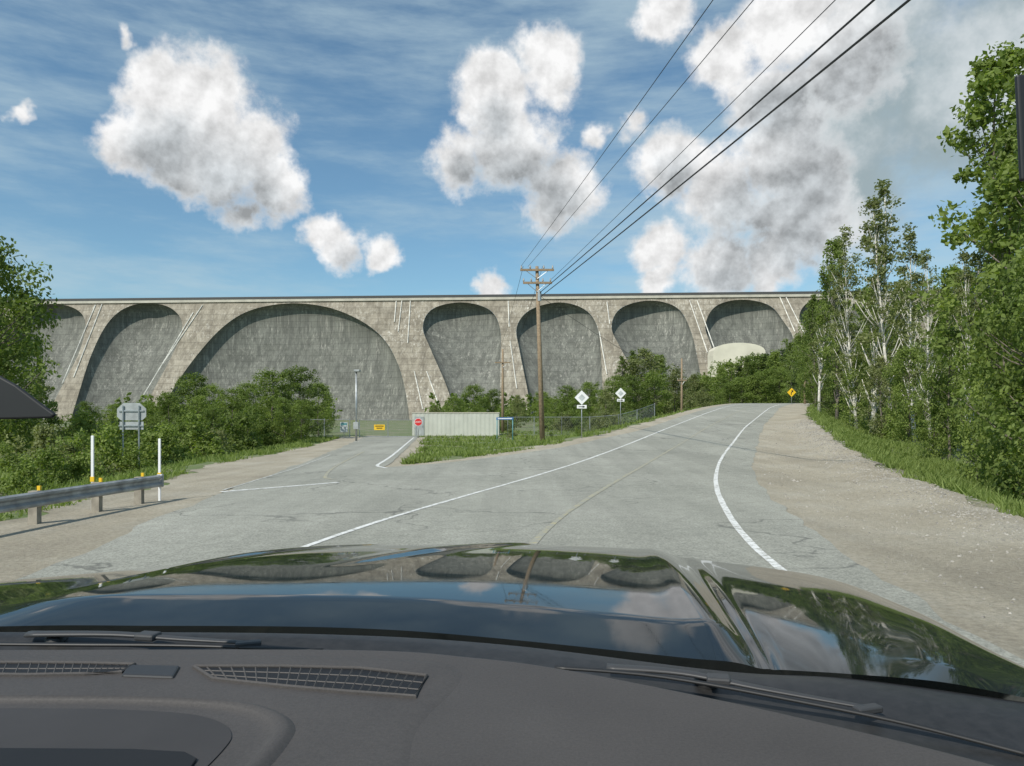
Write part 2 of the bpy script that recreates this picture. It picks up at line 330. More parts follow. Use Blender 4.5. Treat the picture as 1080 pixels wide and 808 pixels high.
def make_tree(seed,H,cb,rx,prof,ncl,nl,leaf,crad,lm,bm,tr,nlimb=26,bend=.03):
    r=np.random.default_rng(seed); g=G()
    n=9; bx=r.normal(0,bend,2); ph=r.random(2)*6
    def tp(t): return np.array([H*(bx[0]*t+.012*math.sin(5*t+ph[0])),H*(bx[1]*t+.012*math.sin(4*t+ph[1])),H*t])
    path=[tp(t) for t in np.linspace(0,.97,n)]; g.tube(path,[tr*(1-.9*i/(n-1))*(1.35 if i==0 else 1) for i in range(n)],8)
    t=cb+(1-cb)*r.random(ncl)**.9; env=np.array([prof((a-cb)/(1-cb)) for a in t])*rx
    an=r.random(ncl)*2*math.pi; lob=.74+.26*np.sin(an*3+t*9+ph[0])+.14*np.sin(an*5-t*17)
    rr=env*lob*np.sqrt(.12+.88*r.random(ncl))
    cen=np.array([tp(a) for a in t]); cen[:,0]+=rr*np.cos(an); cen[:,1]+=rr*np.sin(an); cen[:,2]+=r.normal(0,.2,ncl)
    cr=crad*(.5+.8*r.random(ncl))*(.6+.4*np.minimum(1,env/rx+.2))
    for i in r.choice(ncl,min(nlimb,ncl),replace=False):
        c=cen[i]; t0=max(.04,min(t[i]-.08-.1*rr[i]/rx,.93)); a=tp(t0); mid=(a+c)/2+np.array([0,0,-.04*H*.3]); R0=tr*(1-.9*t0)*.5
        g.tube([a,mid,c],[R0,R0*.6,R0*.2+.004],5)
    q,tt=leaves(cen,cr,nl,leaf,r)
    trunk=bpy.data.meshes.new("trunk"); trunk.from_pydata([tuple(map(float,v)) for v in g.v],[],g.f); trunk.materials.append(bm)
    trunk.polygons.foreach_set("use_smooth",[True]*len(trunk.polygons))
    return trunk,leafmesh("crown",q,tt,lm),H
egg=lambda t: max(.12,math.sin(math.pi*min(1,(t*.86+.14)))**.7)
rnd=lambda t: max(.25,math.sin(math.pi*min(1,(t*.7+.2)))**.6)
col=lambda t: max(.1,(1-t)**.45*(min(1,t*4+.35)))
PROTO={
 'poplar':[make_tree(11,17,.14,2.6,col,115,64,.20,.74,LF1,BARK,.17,46),make_tree(12,16,.18,2.9,egg,118,64,.20,.74,LF4,BARK,.16,46)],
 'birch':[make_tree(21,17,.20,2.0,egg,80,44,.16,.56,LF2,BARKW,.14,60,.04),make_tree(22,15,.24,1.9,col,76,44,.16,.54,LF2,BARKW,.13,60,.05)],
 'broad':[make_tree(31,9,.08,3.2,rnd,120,72,.17,.8,LF1,BARK,.14),make_tree(32,9,.06,2.9,rnd,115,72,.17,.8,LF4,BARK,.14),make_tree(33,8,.06,2.8,egg,105,66,.16,.72,LF2,BARK,.12)],
}
def spruce(seed,H=12):
    r=np.random.default_rng(seed); g=G(); g.tube([(0,0,0),(0,0,H*.5),(0,0,H*.98)],[.16,.09,.02],7); cen=[];cr=[]
    for k in range(26):
        t=.08+.9*k/26; R=1.9*(1-t)**.85+.12; nb=int(6+6*(1-t))
        for b in range(nb):
            a=r.random()*6.28; L=R*(.75+.4*r.random())
            for s in (.35,.65,.95): cen.append((L*s*math.cos(a),L*s*math.sin(a),H*t-.22*L*s+r.normal(0,.05))); cr.append(.34*(1.15-.4*s))
    q,tt=leaves(np.array(cen),np.array(cr),14,.16,r,.45)
    me=bpy.data.meshes.new("trunk"); me.from_pydata(g.v,[],g.f); me.materials.append(BARK); return me,leafmesh("crown",q,tt,LF3),H
PROTO['spruce']=[spruce(41),spruce(42)]
def shrubm(seed,lm,H=2.6):
    r=np.random.default_rng(seed); n=40; an=r.random(n)*6.28; t=r.random(n); R=1.5*np.sqrt(r.random(n))*np.sqrt(np.maximum(.05,1-(t*.9)**2))*(.75+.35*np.sin(an*2+seed))
    cen=np.stack([R*np.cos(an),R*np.sin(an),.15+t*(H-.5)*(.7+.4*np.sin(an*3))],1); q,tt=leaves(cen,.42*(.6+.8*r.random(n)),70,.12,r); me=leafmesh("shrub",q,tt,lm)
    return me,H
SHR=[shrubm(51,LF4),shrubm(52,LF4),shrubm(53,LF2),shrubm(54,LF1)]
NAMES={'poplar':('poplar_tree','tall leafy green poplar tree standing in roadside woods'),'birch':('birch_tree','slender pale-trunked birch with thin olive leaves by the road'),
 'broad':('leafy_tree','bushy green deciduous tree growing from roadside scrub'),'spruce':('spruce_tree','dark green conical spruce among leafy trees')}
def tree(kind,u,vt,d,wide=1.0,grp="trees lining the road",vr=None):
    x=(u-540)/F*d; z=gz(x,d)-.08; H=EYE+(440-vt)/F*d-z
    pr=PROTO[kind][vr if vr is not None else random.randrange(len(PROTO[kind]))]; s=H/pr[2]; nm,lb=NAMES[kind]
    e=empty(nm,(x,d,z),label=lb,category="tree",group=grp); e.scale=(s*wide,s*wide,s); e.rotation_euler=(0,0,random.random()*6.28)
    for n,me in (("trunk",pr[0]),("crown",pr[1])):
        o=bpy.data.objects.new(n,me); COL.objects.link(o); o.parent=e
def shrub(x,y,h,w=1.0,k=None):
    me,H=SHR[k if k is not None else random.randrange(4)]; s=h/H
    o=bpy.data.objects.new("shrub",me); COL.objects.link(o); o.location=(x,y,gz(x,y)-.1); o.scale=(s*w,s*w,s); o.rotation_euler=(0,0,random.random()*6.28)
    tag(o,"dense green leafy shrub growing beside the road","shrub","shrubs along the road verge")
tree('broad',-6,256,34,.80,vr=0); tree('broad',-60,250,38,.9); tree('broad',14,340,42,.75,vr=1); tree('broad',40,398,50,.9); tree('poplar',-35,285,48,1.2)
for u,v,d,w in [(200,396,56,1.2),(222,408,70,1.2),(245,412,52,1.2),(262,406,66,1.1),(287,394,54,1.2),(316,390,58,1.2),(335,406,66,1.1),(345,430,80,1.0),(262,430,46,1.3),(225,432,44,1.3),(300,422,48,1.2),(178,418,52,1.2),(155,428,55,1.2),
              (318,424,52,1.1),(120,428,70,1.2),(92,425,56,1.2),(208,420,46,1.2)]:
    tree('broad',u,v,d,w,"trees in front of the dam",random.choice([0,1,1]))
for u,v,d in [(458,428,120),(478,420,125),(500,408,135),(520,412,140),(545,418,120),(572,415,140),(598,408,150),(622,405,145),(648,398,130),(640,412,105),(612,418,110),(585,422,115)]:
    tree('broad',u,v,d,1.1+random.random()*.3,"trees in front of the dam")
for u,v,d,k in [(655,376,150,'poplar'),(668,370,155,'poplar'),(682,369,150,'broad'),(697,374,160,'poplar'),(712,390,150,'broad'),(690,395,120,'broad'),(668,398,118,'broad'),(730,396,160,'broad'),
                (748,398,160,'broad'),(740,410,130,'broad'),(760,388,170,'poplar'),(770,384,175,'broad'),(780,382,175,'spruce'),(790,378,170,'poplar'),(800,376,175,'broad'),(808,370,175,'spruce'),(816,370,165,'poplar'),(826,365,175,'spruce'),(834,362,160,'poplar'),
                (843,355,160,'poplar'),(850,352,150,'spruce'),(857,345,140,'poplar'),(850,380,130,'broad'),(838,388,130,'spruce'),(822,390,150,'broad'),(770,405,150,'broad'),(795,398,150,'broad'),(782,400,150,'broad'),(808,392,150,'broad'),(855,360,120,'broad'),(866,335,110,'poplar')]:
    tree(k,u,v,d,1.05+random.random()*.35,"trees on the hillside by the bend")
# right woods
for u,v,d,k,w,vr in [(1042,52,33,'poplar',1.0,1),(1090,45,30,'poplar',1.1,0),(1078,140,24,'poplar',.9,0),(1120,80,22,'poplar',1.1,1),(1012,215,38,'birch',.95,1),(1030,260,29,'birch',.8,1),
   (925,188,52,'birch',1.2,0),(943,203,50,'birch',1.0,1),(903,240,56,'birch',1.0,0),(968,238,46,'birch',1.1,1),(985,262,42,'birch',1.0,0),(880,250,62,'poplar',.8,1),(866,290,68,'birch',1.2,1),
   (897,285,60,'birch',.9,1),(860,312,78,'poplar',.9,0),(858,330,88,'broad',.7,None),(890,300,75,'spruce',1.1,None),(915,300,66,'poplar',.9,1),(950,295,60,'poplar',.9,1),
   (1000,280,48,'poplar',.9,1),(1060,330,21,'broad',.7,1),(1100,250,18,'broad',.8,None),(1000,350,35,'broad',.7,1),(960,370,43,'broad',.8,1),(930,378,50,'broad',.8,2),(905,380,56,'broad',.8,1),(880,385,64,'broad',.8,None),
   (1030,392,27,'broad',.9,1),(985,402,36,'broad',.8,1),(868,392,75,'broad',.9,None),(858,400,88,'broad',.9,None),(1085,400,19,'broad',1.0,1),(1130,300,15,'broad',.9,None),(1020,310,60,'poplar',1.2,1),(1060,250,55,'poplar',1.2,1),(1110,200,50,'poplar',1.3,0),(950,318,80,'poplar',1.3,0),(1000,315,75,'poplar',1.4,1),(915,325,90,'poplar',1.4,0),(1060,310,70,'poplar',1.6,0)]:
    tree(k,u,v,d,w,vr=vr)
rs=np.random.default_rng(5)
for i in range(58):   # right verge
    y=16+74*rs.random()**1.2; x=float(SR(y))+4.2+rs.random()*4.5+.02*y; shrub(x,y,.8+1.8*rs.random(),.8+.4*rs.random())
for i in range(16):
    y=9+12*rs.random(); x=float(SR(y))+5.2+rs.random()*5; shrub(x,y,1.0+1.6*rs.random(),.9)
for i in range(66):   # left scrub
    y=9+44*rs.random()**1.1; x=float(GL(y))-2.2-rs.random()*13; 
    h=(.7+.035*y)*(.6+.8*rs.random()); shrub(x,y,min(h,2.6),.85+.5*rs.random())
for i in range(22):
    y=58+30*rs.random(); x=-.245*y-1.5-rs.random()*22; shrub(x,y,1.4+1.6*rs.random(),1.1)
for i in range(26):  # behind shed and fence
    y=84+16*rs.random(); x=-6+22*rs.random(); shrub(x,y,1.6+1.8*rs.random(),1.1)
for (x,y,h) in [(0,62,1.0),(-3.3,27.6,.4),(-4.0,34,.5),(-3.6,31,.35),(1,50,.6),(3,57,.7),(5.5,62,1.0),(8,70,1.2),(-2,40,.4),(.5,36,.35)]: shrub(x,y,h,1.1)
def woodland():
    r=np.random.default_rng(77); cen=[];cr=[]
    for i in range(1300):
        d=165+185*r.random(); u=120+830*r.random(); x=(u-540)/F*d
        if r.random()<.3 and u<640: continue
        if 352<u<452: continue
        z=gz(x,d); H=(3.5+5*r.random()**1.3) if u<720 else 6+5*r.random(); con=r.random()<.35
        if 90<x<126 and d>240: H=min(H,EYE+(440-376)/F*d-z)
        if H<1.5: continue
        R=H*(.17 if con else .3)
        for k in range(12):
            t=r.random(); rad=R*((1-t) if con else math.sin(math.pi*(.15+.8*t)))*math.sqrt(r.random()); a=r.random()*6.28
            cen.append((x+rad*math.cos(a),d+rad*math.sin(a),z+H*(.08+.9*t))); cr.append(R*.38 if not con else R*.3)
    q,t=leaves(np.array(cen),np.array(cr),8,.75,r); me=leafmesh("woodland",q,t,LF1); o=bpy.data.objects.new("woodland",me); COL.objects.link(o); tag(o,"mixed green woodland massed below the dam","woodland",None,"stuff")
woodland()
def grass():
    r=np.random.default_rng(9); xs=[];ys=[]
    y=11+78*r.random(19000)**1.5; xs.append(SR(y)+.4+r.random(19000)**.8*5); ys.append(y)
    y=6+55*r.random(9000)**1.2; xs.append(GL(y)+.1-r.random(9000)**1.2*7); ys.append(y)
    y=25.5+60*r.random(9000)**1.1; a=np.where(y<62,JR(y)+.6,-8); b=ML(y)-1.2; xs.append(a+(b-a)*r.random(9000)); ys.append(y)
    x=np.concatenate(xs); y=np.concatenate(ys); keep=~((x>-9.7)&(x<-.9)&(y>65)&(y<74))
    patch=np.sin(x*1.3+np.sin(y*.7)*2)+np.sin(y*.9+x*.5)+r.normal(0,.5,len(x)); keep&=(patch>.0)|(x>SR(y)+.9)|(x<GL(y)-1)
    x=x[keep]; y=y[keep]
    n=len(x); nb=5; x=np.repeat(x,nb)+r.normal(0,.07,n*nb); y=np.repeat(y,nb)+r.normal(0,.07,n*nb); N=n*nb
    z=ground(x,y)-.01; h=(.05+.20*r.random(N)**2)*(.6+.8*np.repeat(r.random(n),nb)); a=r.random(N)*6.28; w=.008+.0006*y
    dx=np.cos(a)*w; dy=np.sin(a)*w; lx=r.normal(0,.5,N)*h; ly=r.normal(0,.5,N)*h
    q=np.stack([np.stack([x-dx,y-dy,z],1),np.stack([x+dx,y+dy,z],1),np.stack([x+dx*.3+lx,y+dy*.3+ly,z+h],1),np.stack([x-dx*.3+lx,y-dy*.3+ly,z+h],1)],1).reshape(-1,3)
    t=np.repeat(np.repeat(r.random(n),nb)*.6+.4*r.random(N),4)
    me=leafmesh("grass",q,t,LFG); o=bpy.data.objects.new("grass",me); COL.objects.link(o); tag(o,"tufts of green verge grass beside the gravel shoulders","grass",None,"stuff")
grass()
def stones():
    r=np.random.default_rng(19); n=7000; y=5+45*r.random(n)**1.4; x=SR(y)+r.normal(-.2,.5,n)
    x2=np.where(r.random(n)<.22,AR(y)+.2+(SR(y)-AR(y))*r.random(n),x); s=.006+.017*r.random(n)**2+.0006*y
    s=s*np.where(r.random(n)<.02,1.8,1); z=ground(x2,y)+.012; base=np.array([(1,0,0),(0,1,0),(-1,0,0),(0,-1,0),(0,0,.7),(0,0,-.5)])
    a=r.random(n)*6.28
    vv=base[None]*(s[:,None,None])*(.7+.6*r.random((n,6,1)))
    ca,sa=np.cos(a)[:,None],np.sin(a)[:,None]; vx=vv[:,:,0]*ca-vv[:,:,1]*sa; vy=vv[:,:,0]*sa+vv[:,:,1]*ca
    P=np.stack([vx+x2[:,None],vy+y[:,None],vv[:,:,2]+z[:,None]],2).reshape(-1,3)
    T=[(0,1,4),(1,2,4),(2,3,4),(3,0,4),(1,0,5),(2,1,5),(3,2,5),(0,3,5)]
    Fs=[(6*i+a,6*i+b,6*i+c) for i in range(n) for a,b,c in T]
    m=M("stone_grey",.9); nn=m.noise(6,3,.6); m.base(m.ramp(nn,[(.35,(.16,.15,.13)),(.65,(.42,.39,.34))]))
    mk("loose_stones",P,Fs,m.m,label="loose grey stones scattered along the gravel bank",category="stones",kind="stuff")
stones()
# ------------------------------------------------------------------ utility poles & wires
def upole(x,y,H,arms,label,lean=0.0):
    z=gz(x,y); e=empty("utility_pole",(x,y,z),label=label,category="utility pole",group="wooden utility poles")
    g=G(); g.tube([(0,0,-.2),(lean*.5,0,H*.5),(lean,0,H)],[.17,.14,.10],12); g.ob("pole_shaft",WOOD,parent=e,smooth=True)
    for (zz,w) in arms:
        g=G(); g.box((lean*zz/H,-.15,zz),(w,.1,.13)); g.ob("crossarm",WOOD,parent=e)
        for k in (-.46,-.2,.2,.46):
            g=G(); g.tube([(lean+k*w,-.15,zz+.06),(lean+k*w,-.15,zz+.13),(lean+k*w,-.15,zz+.2),(lean+k*w,-.15,zz+.28)],[.02,.06,.045,.03],8); g.ob("insulator",CER,parent=e)
        for sgn in (-1,1):
            g=G(); g.tube([(lean+sgn*w*.33,-.15,zz-.04),(lean,-.12,zz-.55)],.02,5); g.ob("brace",GALV,parent=e)
    return e
px,py=1.9,46.0; pz=gz(px,py); Hm=EYE+(440-281)/F*py-pz
mp=upole(px,py,Hm,[(Hm-.25,2.1),(Hm-1.05,1.8)],"tall weathered wooden utility pole with double crossarms",-.35)
g=G(); g.tube([(-.2,-.3,Hm-2.2),(-.2,-.3,Hm-1.6)],.12,10); g.ob("cable_bracket",GALV,parent=mp)
p2=upole(-1.0,80,EYE+(440-368)/F*80-gz(-1,80),[(7.6,1.7)],"slim wooden utility pole with one crossarm by the shed")
p3=upole(21.8,95,EYE+(440-378)/F*95-gz(21.8,95),[(5.9,1.2)],"wooden utility pole standing at the road bend")
p4=upole(39.2,99,EYE+(440-393)/F*99-gz(39.2,99),[],"short wooden pole beside the roadside woods")
def wire(A,B,r,sag=.3,name="power_line"):
    A=Vector(A);B=Vector(B); g=G(); g.tube([A.lerp(B,i/24)-Vector((0,0,sag*4*(i/24)*(1-i/24))) for i in range(25)],r,5)
    g.ob(name,WIRE,label="black overhead cable strung from the wooden utility pole",category="power line",group="overhead cables")
def through(A,u,v,z,ext,r):
    d=(z-EYE)/((440-v)/F); B=Vector(((u-540)/F*d,d,z)); A=Vector(A); C=A+(B-A)*ext; wire(A,C,r,.12)
tz=pz+Hm
through((px-1.35,py,tz),748,0,10.6,1.6,.010); through((px-.9,py,tz),790,0,10.6,1.6,.010); through((px+.55,py,tz-.8),875,0,10.0,1.6,.010)
through((px-.2,py-.3,tz-1.7),914,0,9.0,1.6,.022); through((px-.1,py-.3,tz-1.9),950,0,8.6,1.6,.024)
wire((px-.3,py-.3,tz-1.8),(21.8,95,gz(21.8,95)+6),.014,.5); wire((px-1.2,py,tz),(-1.8,80,gz(-1,80)+7.8),.012,.5); wire((px,py,tz),(-.3,80,gz(-1,80)+7.8),.012,.5)
# ------------------------------------------------------------------ street furniture
def sign_base(name,x,y,label,cat,h,r=.03,post=GALV,grp=None):
    z=gz(x,y); e=empty(name,(x,y,z),label=label,category=cat,group=grp); g=G(); g.tube([(0,0,-.2),(0,0,h)],r,8); g.ob("post",post,parent=e,smooth=True); return e
def ngon(n,R,ph=0,sx=1,sz=1,c=(0,0)): return [(c[0]+R*sx*math.cos(2*math.pi*i/n+ph),c[1]+R*sz*math.sin(2*math.pi*i/n+ph)) for i in range(n)]
def text(s,size,loc,mat,parent,name="lettering"):
    cu=bpy.data.curves.new(name,'FONT'); cu.body=s; cu.size=size; cu.align_x='CENTER'; cu.align_y='CENTER'; cu.extrude=.002
    t=bpy.data.objects.new(name,cu); COL.objects.link(t); dg=bpy.context.evaluated_depsgraph_get(); me=bpy.data.meshes.new_from_object(t.evaluated_get(dg))
    bpy.data.objects.remove(t); o=bpy.data.objects.new(name,me); COL.objects.link(o); me.materials.append(mat); o.rotation_euler=(math.pi/2,0,0); o.location=loc; o.parent=parent
e=sign_base("stop_sign",-7.6,60,"red octagonal stop sign on a steel post by the gate","road sign",1.5)
g=G(); g.prism(ngon(8,.33,math.pi/8,c=(0,1.3)),'y',-.05,-.035); g.ob("sign_border",WHT,parent=e)
g=G(); g.prism(ngon(8,.305,math.pi/8,c=(0,1.3)),'y',-.06,-.052); g.ob("sign_plate",RED,parent=e); text("ARRÊT",.165,(0,-.064,1.3),WHT,e)
x,y=37.6,99.5; e=sign_base("curve_warning_sign",x,y,"yellow diamond curve warning sign on a thin post","road sign",1.9)
g=G(); g.prism(ngon(4,.6,0,c=(0,1.55)),'y',-.05,-.035); g.ob("sign_plate",YEL,parent=e)
g=G(); g.prism([(-.1,1.2),(-.0,1.2),(0,1.5),(.12,1.62),(.2,1.55),(.22,1.85),(-.05,1.8),(.04,1.7),(-.1,1.55)],'y',-.065,-.053); g.ob("arrow_symbol",BLK,parent=e)
for (u,vt,vb,d) in [(613.5,413,463,38),(654.5,410,448,50)]:
    x=(u-540)/F*d; h=EYE+(440-vt)/F*d-gz(x,d)
    e=sign_base("route_marker_sign",x,d,"white diamond-topped route sign with arrow tab on post","road sign",h-.1,.024,grp="white route signs by the road")
    g=G(); g.prism([(0,h+.06),(.37,h-.31),(0,h-.68),(-.37,h-.31)],'y',-.05,-.036); g.ob("sign_plate",WHT,parent=e)
    g=G(); g.prism([(0,h-.13),(.18,h-.31),(0,h-.49),(-.18,h-.31)],'y',-.06,-.052)
    g.ob("diamond_symbol",PGR,parent=e); g=G(); g.box((0,-.065,h-.78),(.5,.012,.18)); g.ob("arrow_tab",WHT,parent=e)
    g=G(); g.prism([(-.17,h-.795),(.04,h-.795),(.04,h-.84),(.17,h-.78),(.04,h-.72),(.04,h-.765),(-.17,h-.765)],'y',-.082,-.075); g.ob("arrow_symbol",BLK,parent=e)
x,y=-14.4,28; z=gz(x,y); hz=EYE+(440-425)/F*28-z
e=empty("route_sign_back",(x,y,z),label="grey unpainted back of a shield-shaped road sign in shrubs",category="road sign")
g=G(); g.prism([(-.30,hz),(.30,hz),(.55,hz-.22),(.55,hz-.52),(.40,hz-.66),(-.40,hz-.66),(-.55,hz-.52),(-.55,hz-.22)],'y',-.01,.01); g.ob("sign_plate",GREY,parent=e)
g=G(); g.box((.0,0,hz-.86),(.9,.02,.3)); g.ob("sign_tab",GREY,parent=e)
for k in (-.3,.3):
    g=G(); g.tube([(k,-.05,-.3),(k,-.05,hz-.1)],.03,6); g.ob("post",GALV,parent=e)
for k in (.3,.86):
    g=G(); g.box((0,-.035,hz-k),(.95,.03,.05)); g.ob("rail",GALV,parent=e)
x,y=-13.4,59; e=sign_base("notice_sign",x,y,"small pale notice board on post beside the gate","notice board",1.1)
g=G(); g.box((0,-.04,.9),(.6,.02,.8)); g.ob("board",PGR,parent=e); g=G(); g.box((0,-.055,1.15),(.5,.006,.18)); g.ob("printed_panel",TEAL,parent=e)
x=-.5; y=52; z=gz(x,y); e=empty("information_panel",(x,y,z),label="small blue panel on two teal posts on the grass",category="sign")
for k in (-.55,.55):
    g=G(); g.tube([(k,0,-.2),(k,0,1.6)],.035,8); g.ob("post",TEAL,parent=e,smooth=True)
g=G(); g.box((0,-.02,1.6),(1.2,.05,.16)); g.ob("panel",BLU,parent=e); g=G(); g.box((.0,-.05,1.6),(1.0,.006,.06)); g.ob("panel_stripe",WHT,parent=e)
x,y=-10.95,52; z=gz(x,y); e=empty("lamp_post",(x,y,z),label="slender grey lamp post standing beside the gate",category="lamp post")
g=G(); g.tube([(0,0,-.2),(0,0,4.9)],[.08,.055],8); g.ob("post",GALV,parent=e,smooth=True); g=G(); g.box((.1,-.15,4.95),(.4,.5,.14)); bevel(g.ob("lamp_head",GREY,parent=e),.03)
g=G(); g.box((0,-.1,1.1),(.35,.16,.5)); bevel(g.ob("control_box",GREY,parent=e),.02)
def fence(name,P,h,label,grp=None):
    e=empty(name,(P[0][0],P[0][1],0),label=label,category="fence",group=grp); o=Vector((P[0][0],P[0][1],0)); gm=G()
    for a,b in zip(P[:-1],P[1:]):
        a=Vector((a[0],a[1],0));b=Vector((b[0],b[1],0)); L=(b-a).length; n=max(1,round(L/2.6))
        q=[a.lerp(b,i/n) for i in range(n+1)]
        for p in q: g=G(); g.tube([(p.x-o.x,p.y-o.y,gz(p.x,p.y)-.1),(p.x-o.x,p.y-o.y,gz(p.x,p.y)+h+.08)],.035,6); g.ob("fence_post",GALV,parent=e)
        for p,r in zip(q[:-1],q[1:]):
            A=Vector((p.x-o.x,p.y-o.y,gz(p.x,p.y)));B=Vector((r.x-o.x,r.y-o.y,gz(r.x,r.y)))
            for k in (.06,h): g=G(); g.tube([A+Vector((0,0,k)),B+Vector((0,0,k))],.022,5); g.ob("fence_rail",GALV,parent=e)
            for i in range(-6,13):
                s0,s1=i/12,i/12+.5; z0,z1=.06,h
                for up in (0,1):
                    a0,a1=s0,s1; b0,b1=(z0,z1) if up else (z1,z0)
                    if a0<0: b0=b0+(b1-b0)*(0-a0)/(a1-a0); a0=0
                    if a1>1: b1=b0+(b1-b0)*(1-a0)/(a1-a0) if a1>a0 else b1; a1=1
                    if a1-a0>.01: gm.tube([A.lerp(B,a0)+Vector((0,0,b0)),A.lerp(B,a1)+Vector((0,0,b1))],.005,3)
    gm.ob("wire_mesh",GALV,parent=e); return e
fence("chain_link_fence",[(-21,66),(-13.6,62)],1.5,"grey chain-link fence running into shrubs beside the gate")
ga=fence("chain_link_gate",[(-12.8,62),(-8.0,62)],1.45,"closed chain-link gate with a yellow notice across side road")
g=G(); g.box((1.7,-.06,gz(-11,62)+.85),(.9,.02,.45)); o=g.ob("yellow_notice",YEL); o.parent=ga
for dz,wd in ((.95,.7),(.78,.5)):
    g=G(); g.box((1.7,-.075,gz(-11,62)+dz),(wd,.006,.07)); o=g.ob("notice_line",BLK); o.parent=ga
fence("chain_link_fence",[(-.4,70),(4.5,67),(9.5,66),(13.5,70)],1.7,"grey chain-link fence along the grass below the dam")
e=empty("storage_shed",(-5.2,70,0),label="long low beige metal shed with flat roof",category="shed")
z0=gz(-5,68)-.1; g=G()
pr=[(-4.0,-1.8)]
for i in range(20):
    x0=-4+i*.4; pr+=[(x0+.1,-1.8),(x0+.12,-1.812),(x0+.3,-1.812),(x0+.32,-1.8)]
pr+=[(4.0,-1.8),(4.0,1.8),(-4.0,1.8)]
g.prism(pr,'z',z0,z0+2.15); g.ob("wall",BEI,parent=e); g=G(); g.box((0,0,z0+2.2),(8.1,3.68,.09)); g.ob("roof",MD3,parent=e); g=G(); g.box((-3.35,-1.85,z0+.95),(.85,.05,1.8)); g.ob("door",GREY,parent=e)
g=G(); g.box((-3.05,-1.90,z0+.95),(.05,.05,.12)); g.ob("handle",GALV,parent=e)
# guardrail
e=empty("guardrail",(0,0,0),label="weathered steel guardrail ending on the sandy shoulder",category="guardrail")
path=[(-8.2,-4),(-7.8,4),(-7.55,9),(-7.3,12.5),(-7.05,14.8)]
P=catmull(path,8); prof=[(0,.58),(.05,.555),(.05,.52),(0,.48),(0,.44),(.05,.40),(.05,.365),(0,.34)]; vs=[]
for p in P:
    for a,b in prof: vs.append((p[0]+a,p[1],gz(p[0],p[1])+b-.04))
m=len(prof); o=mk("rail",vs,[(j*m+i,j*m+i+1,(j+1)*m+i+1,(j+1)*m+i) for j in range(len(P)-1) for i in range(m-1)],RAIL,parent=e)
sd=o.modifiers.new("s",'SOLIDIFY'); sd.thickness=.006
for i,(x,y) in enumerate([(-7.9,2),(-7.8,4),(-7.73,6),(-7.65,8),(-7.56,10),(-7.46,11.7),(-7.32,13.2),(-7.17,14.4)]):
    g=G(); g.box((x-.09,y,gz(x,y)+.22),(.14,.12,.62)); g.ob("post",PWOOD,parent=e)
    if i>3: g=G(); g.box((x-.02,y,gz(x,y)+.575),(.05,.04,.07)); g.ob("reflector",YEL,parent=e)
g=G(); g.box((-7.06,14.85,gz(-7.1,15)+.42),(.12,.08,.26)); bevel(g.ob("end_terminal",RAIL,parent=e),.02)
for (x,y,h) in [(-7.6,13.4,1.36),(-7.1,14.9,1.26),(-8.9,10.6,.9)]:
    e=empty("delineator_post",(x,y,gz(x,y)),label="thin white delineator post with yellow band by guardrail",category="marker post",group="white delineator posts")
    g=G(); g.box((0,0,h/2),(.05,.03,h)); bevel(g.ob("post",WHT,parent=e),.008); g=G(); g.box((0,-.004,h*.42),(.07,.035,.09)); g.ob("reflector_band",YEL,parent=e)
# ------------------------------------------------------------------ pickup truck
pm=M("black_car_paint",.12,.0,(.012,.014,.016)); pm.p.inputs["IOR"].default_value=1.42
n=pm.noise(3,5,.6); pm.base(pm.ramp(n,[(.35,(.010,.014,.017)),(.7,(.020,.027,.031))])); nd=pm.noise(18,7,.8); rn=pm.ramp(nd,[(.4,.02),(.8,.10)]); pm.L(rn,pm.p.inputs["Roughness"]); PAINT=pm.m
dm=M("dash_plastic",.62); nf=dm.noise(320,4,.7); nb=dm.noise(5,4,.5); dm.base(dm.mix(.6,dm.ramp(nb,[(.3,(.060,.053,.049)),(.7,(.074,.066,.061))]),dm.ramp(nf,[(.3,.65),(.7,1.25)]),'MULTIPLY')); dm.bump(nf,.4,.0009); DASH=dm.m
DASH2=simple("dash_recess_plastic",(.045,.040,.038),.6,0,.12,8)
DARK=simple("vent_black",(.008,.007,.007),.6,0,.3); WIP=simple("wiper_black",(.018,.018,.018),.5); WIPG=simple("wiper_arm_satin",(.045,.045,.046),.5,0.0)
cm=M("cowl_plastic",.5); cn=cm.noise(60,5,.7); cm.base(cm.ramp(cn,[(.3,(.016,.016,.016)),(.75,(.034,.033,.033))])); COWL=cm.m
truck=empty("pickup_truck",(0,0,0),label="black pickup truck seen from inside over dashboard and hood",category="car")
K=1.22; KS=24
Fr=[(-150,640,1.6*K),(0,612,1.75*K),(130,597,1.83*K),(270,583,1.9*K),(400,576,1.95*K),(550,575,1.97*K),(685,580,1.95*K),(800,592,1.88*K),(880,606,1.75*K),(960,637,1.5*1.15),(1080,700,1.15*1.05),(1160,745,1.0)]
Rr=[(-420,655,1.0),(-250,655,1.05),(-120,655,1.08),(0,655,1.1),(130,655,1.13),(420,660,1.15),(765,693,1.07),(830,697,1.04),(900,701,1.0),(980,708,.97),(1090,727,.92),(1160,750,.9)]
def W3(u,v,y): return ((u-540)*y/F,y,EYE-(v-440)*y/F)
FW=catmull([W3(*p) for p in Fr],KS); RWd=catmull([W3(*p) for p in Rr],KS); nr=90; vs=[]; nc=len(FW)
def gs(a,c,w): return math.exp(-((a-c)/w)**2)
def sg(x): return 1/(1+math.exp(-max(-40,min(40,x))))
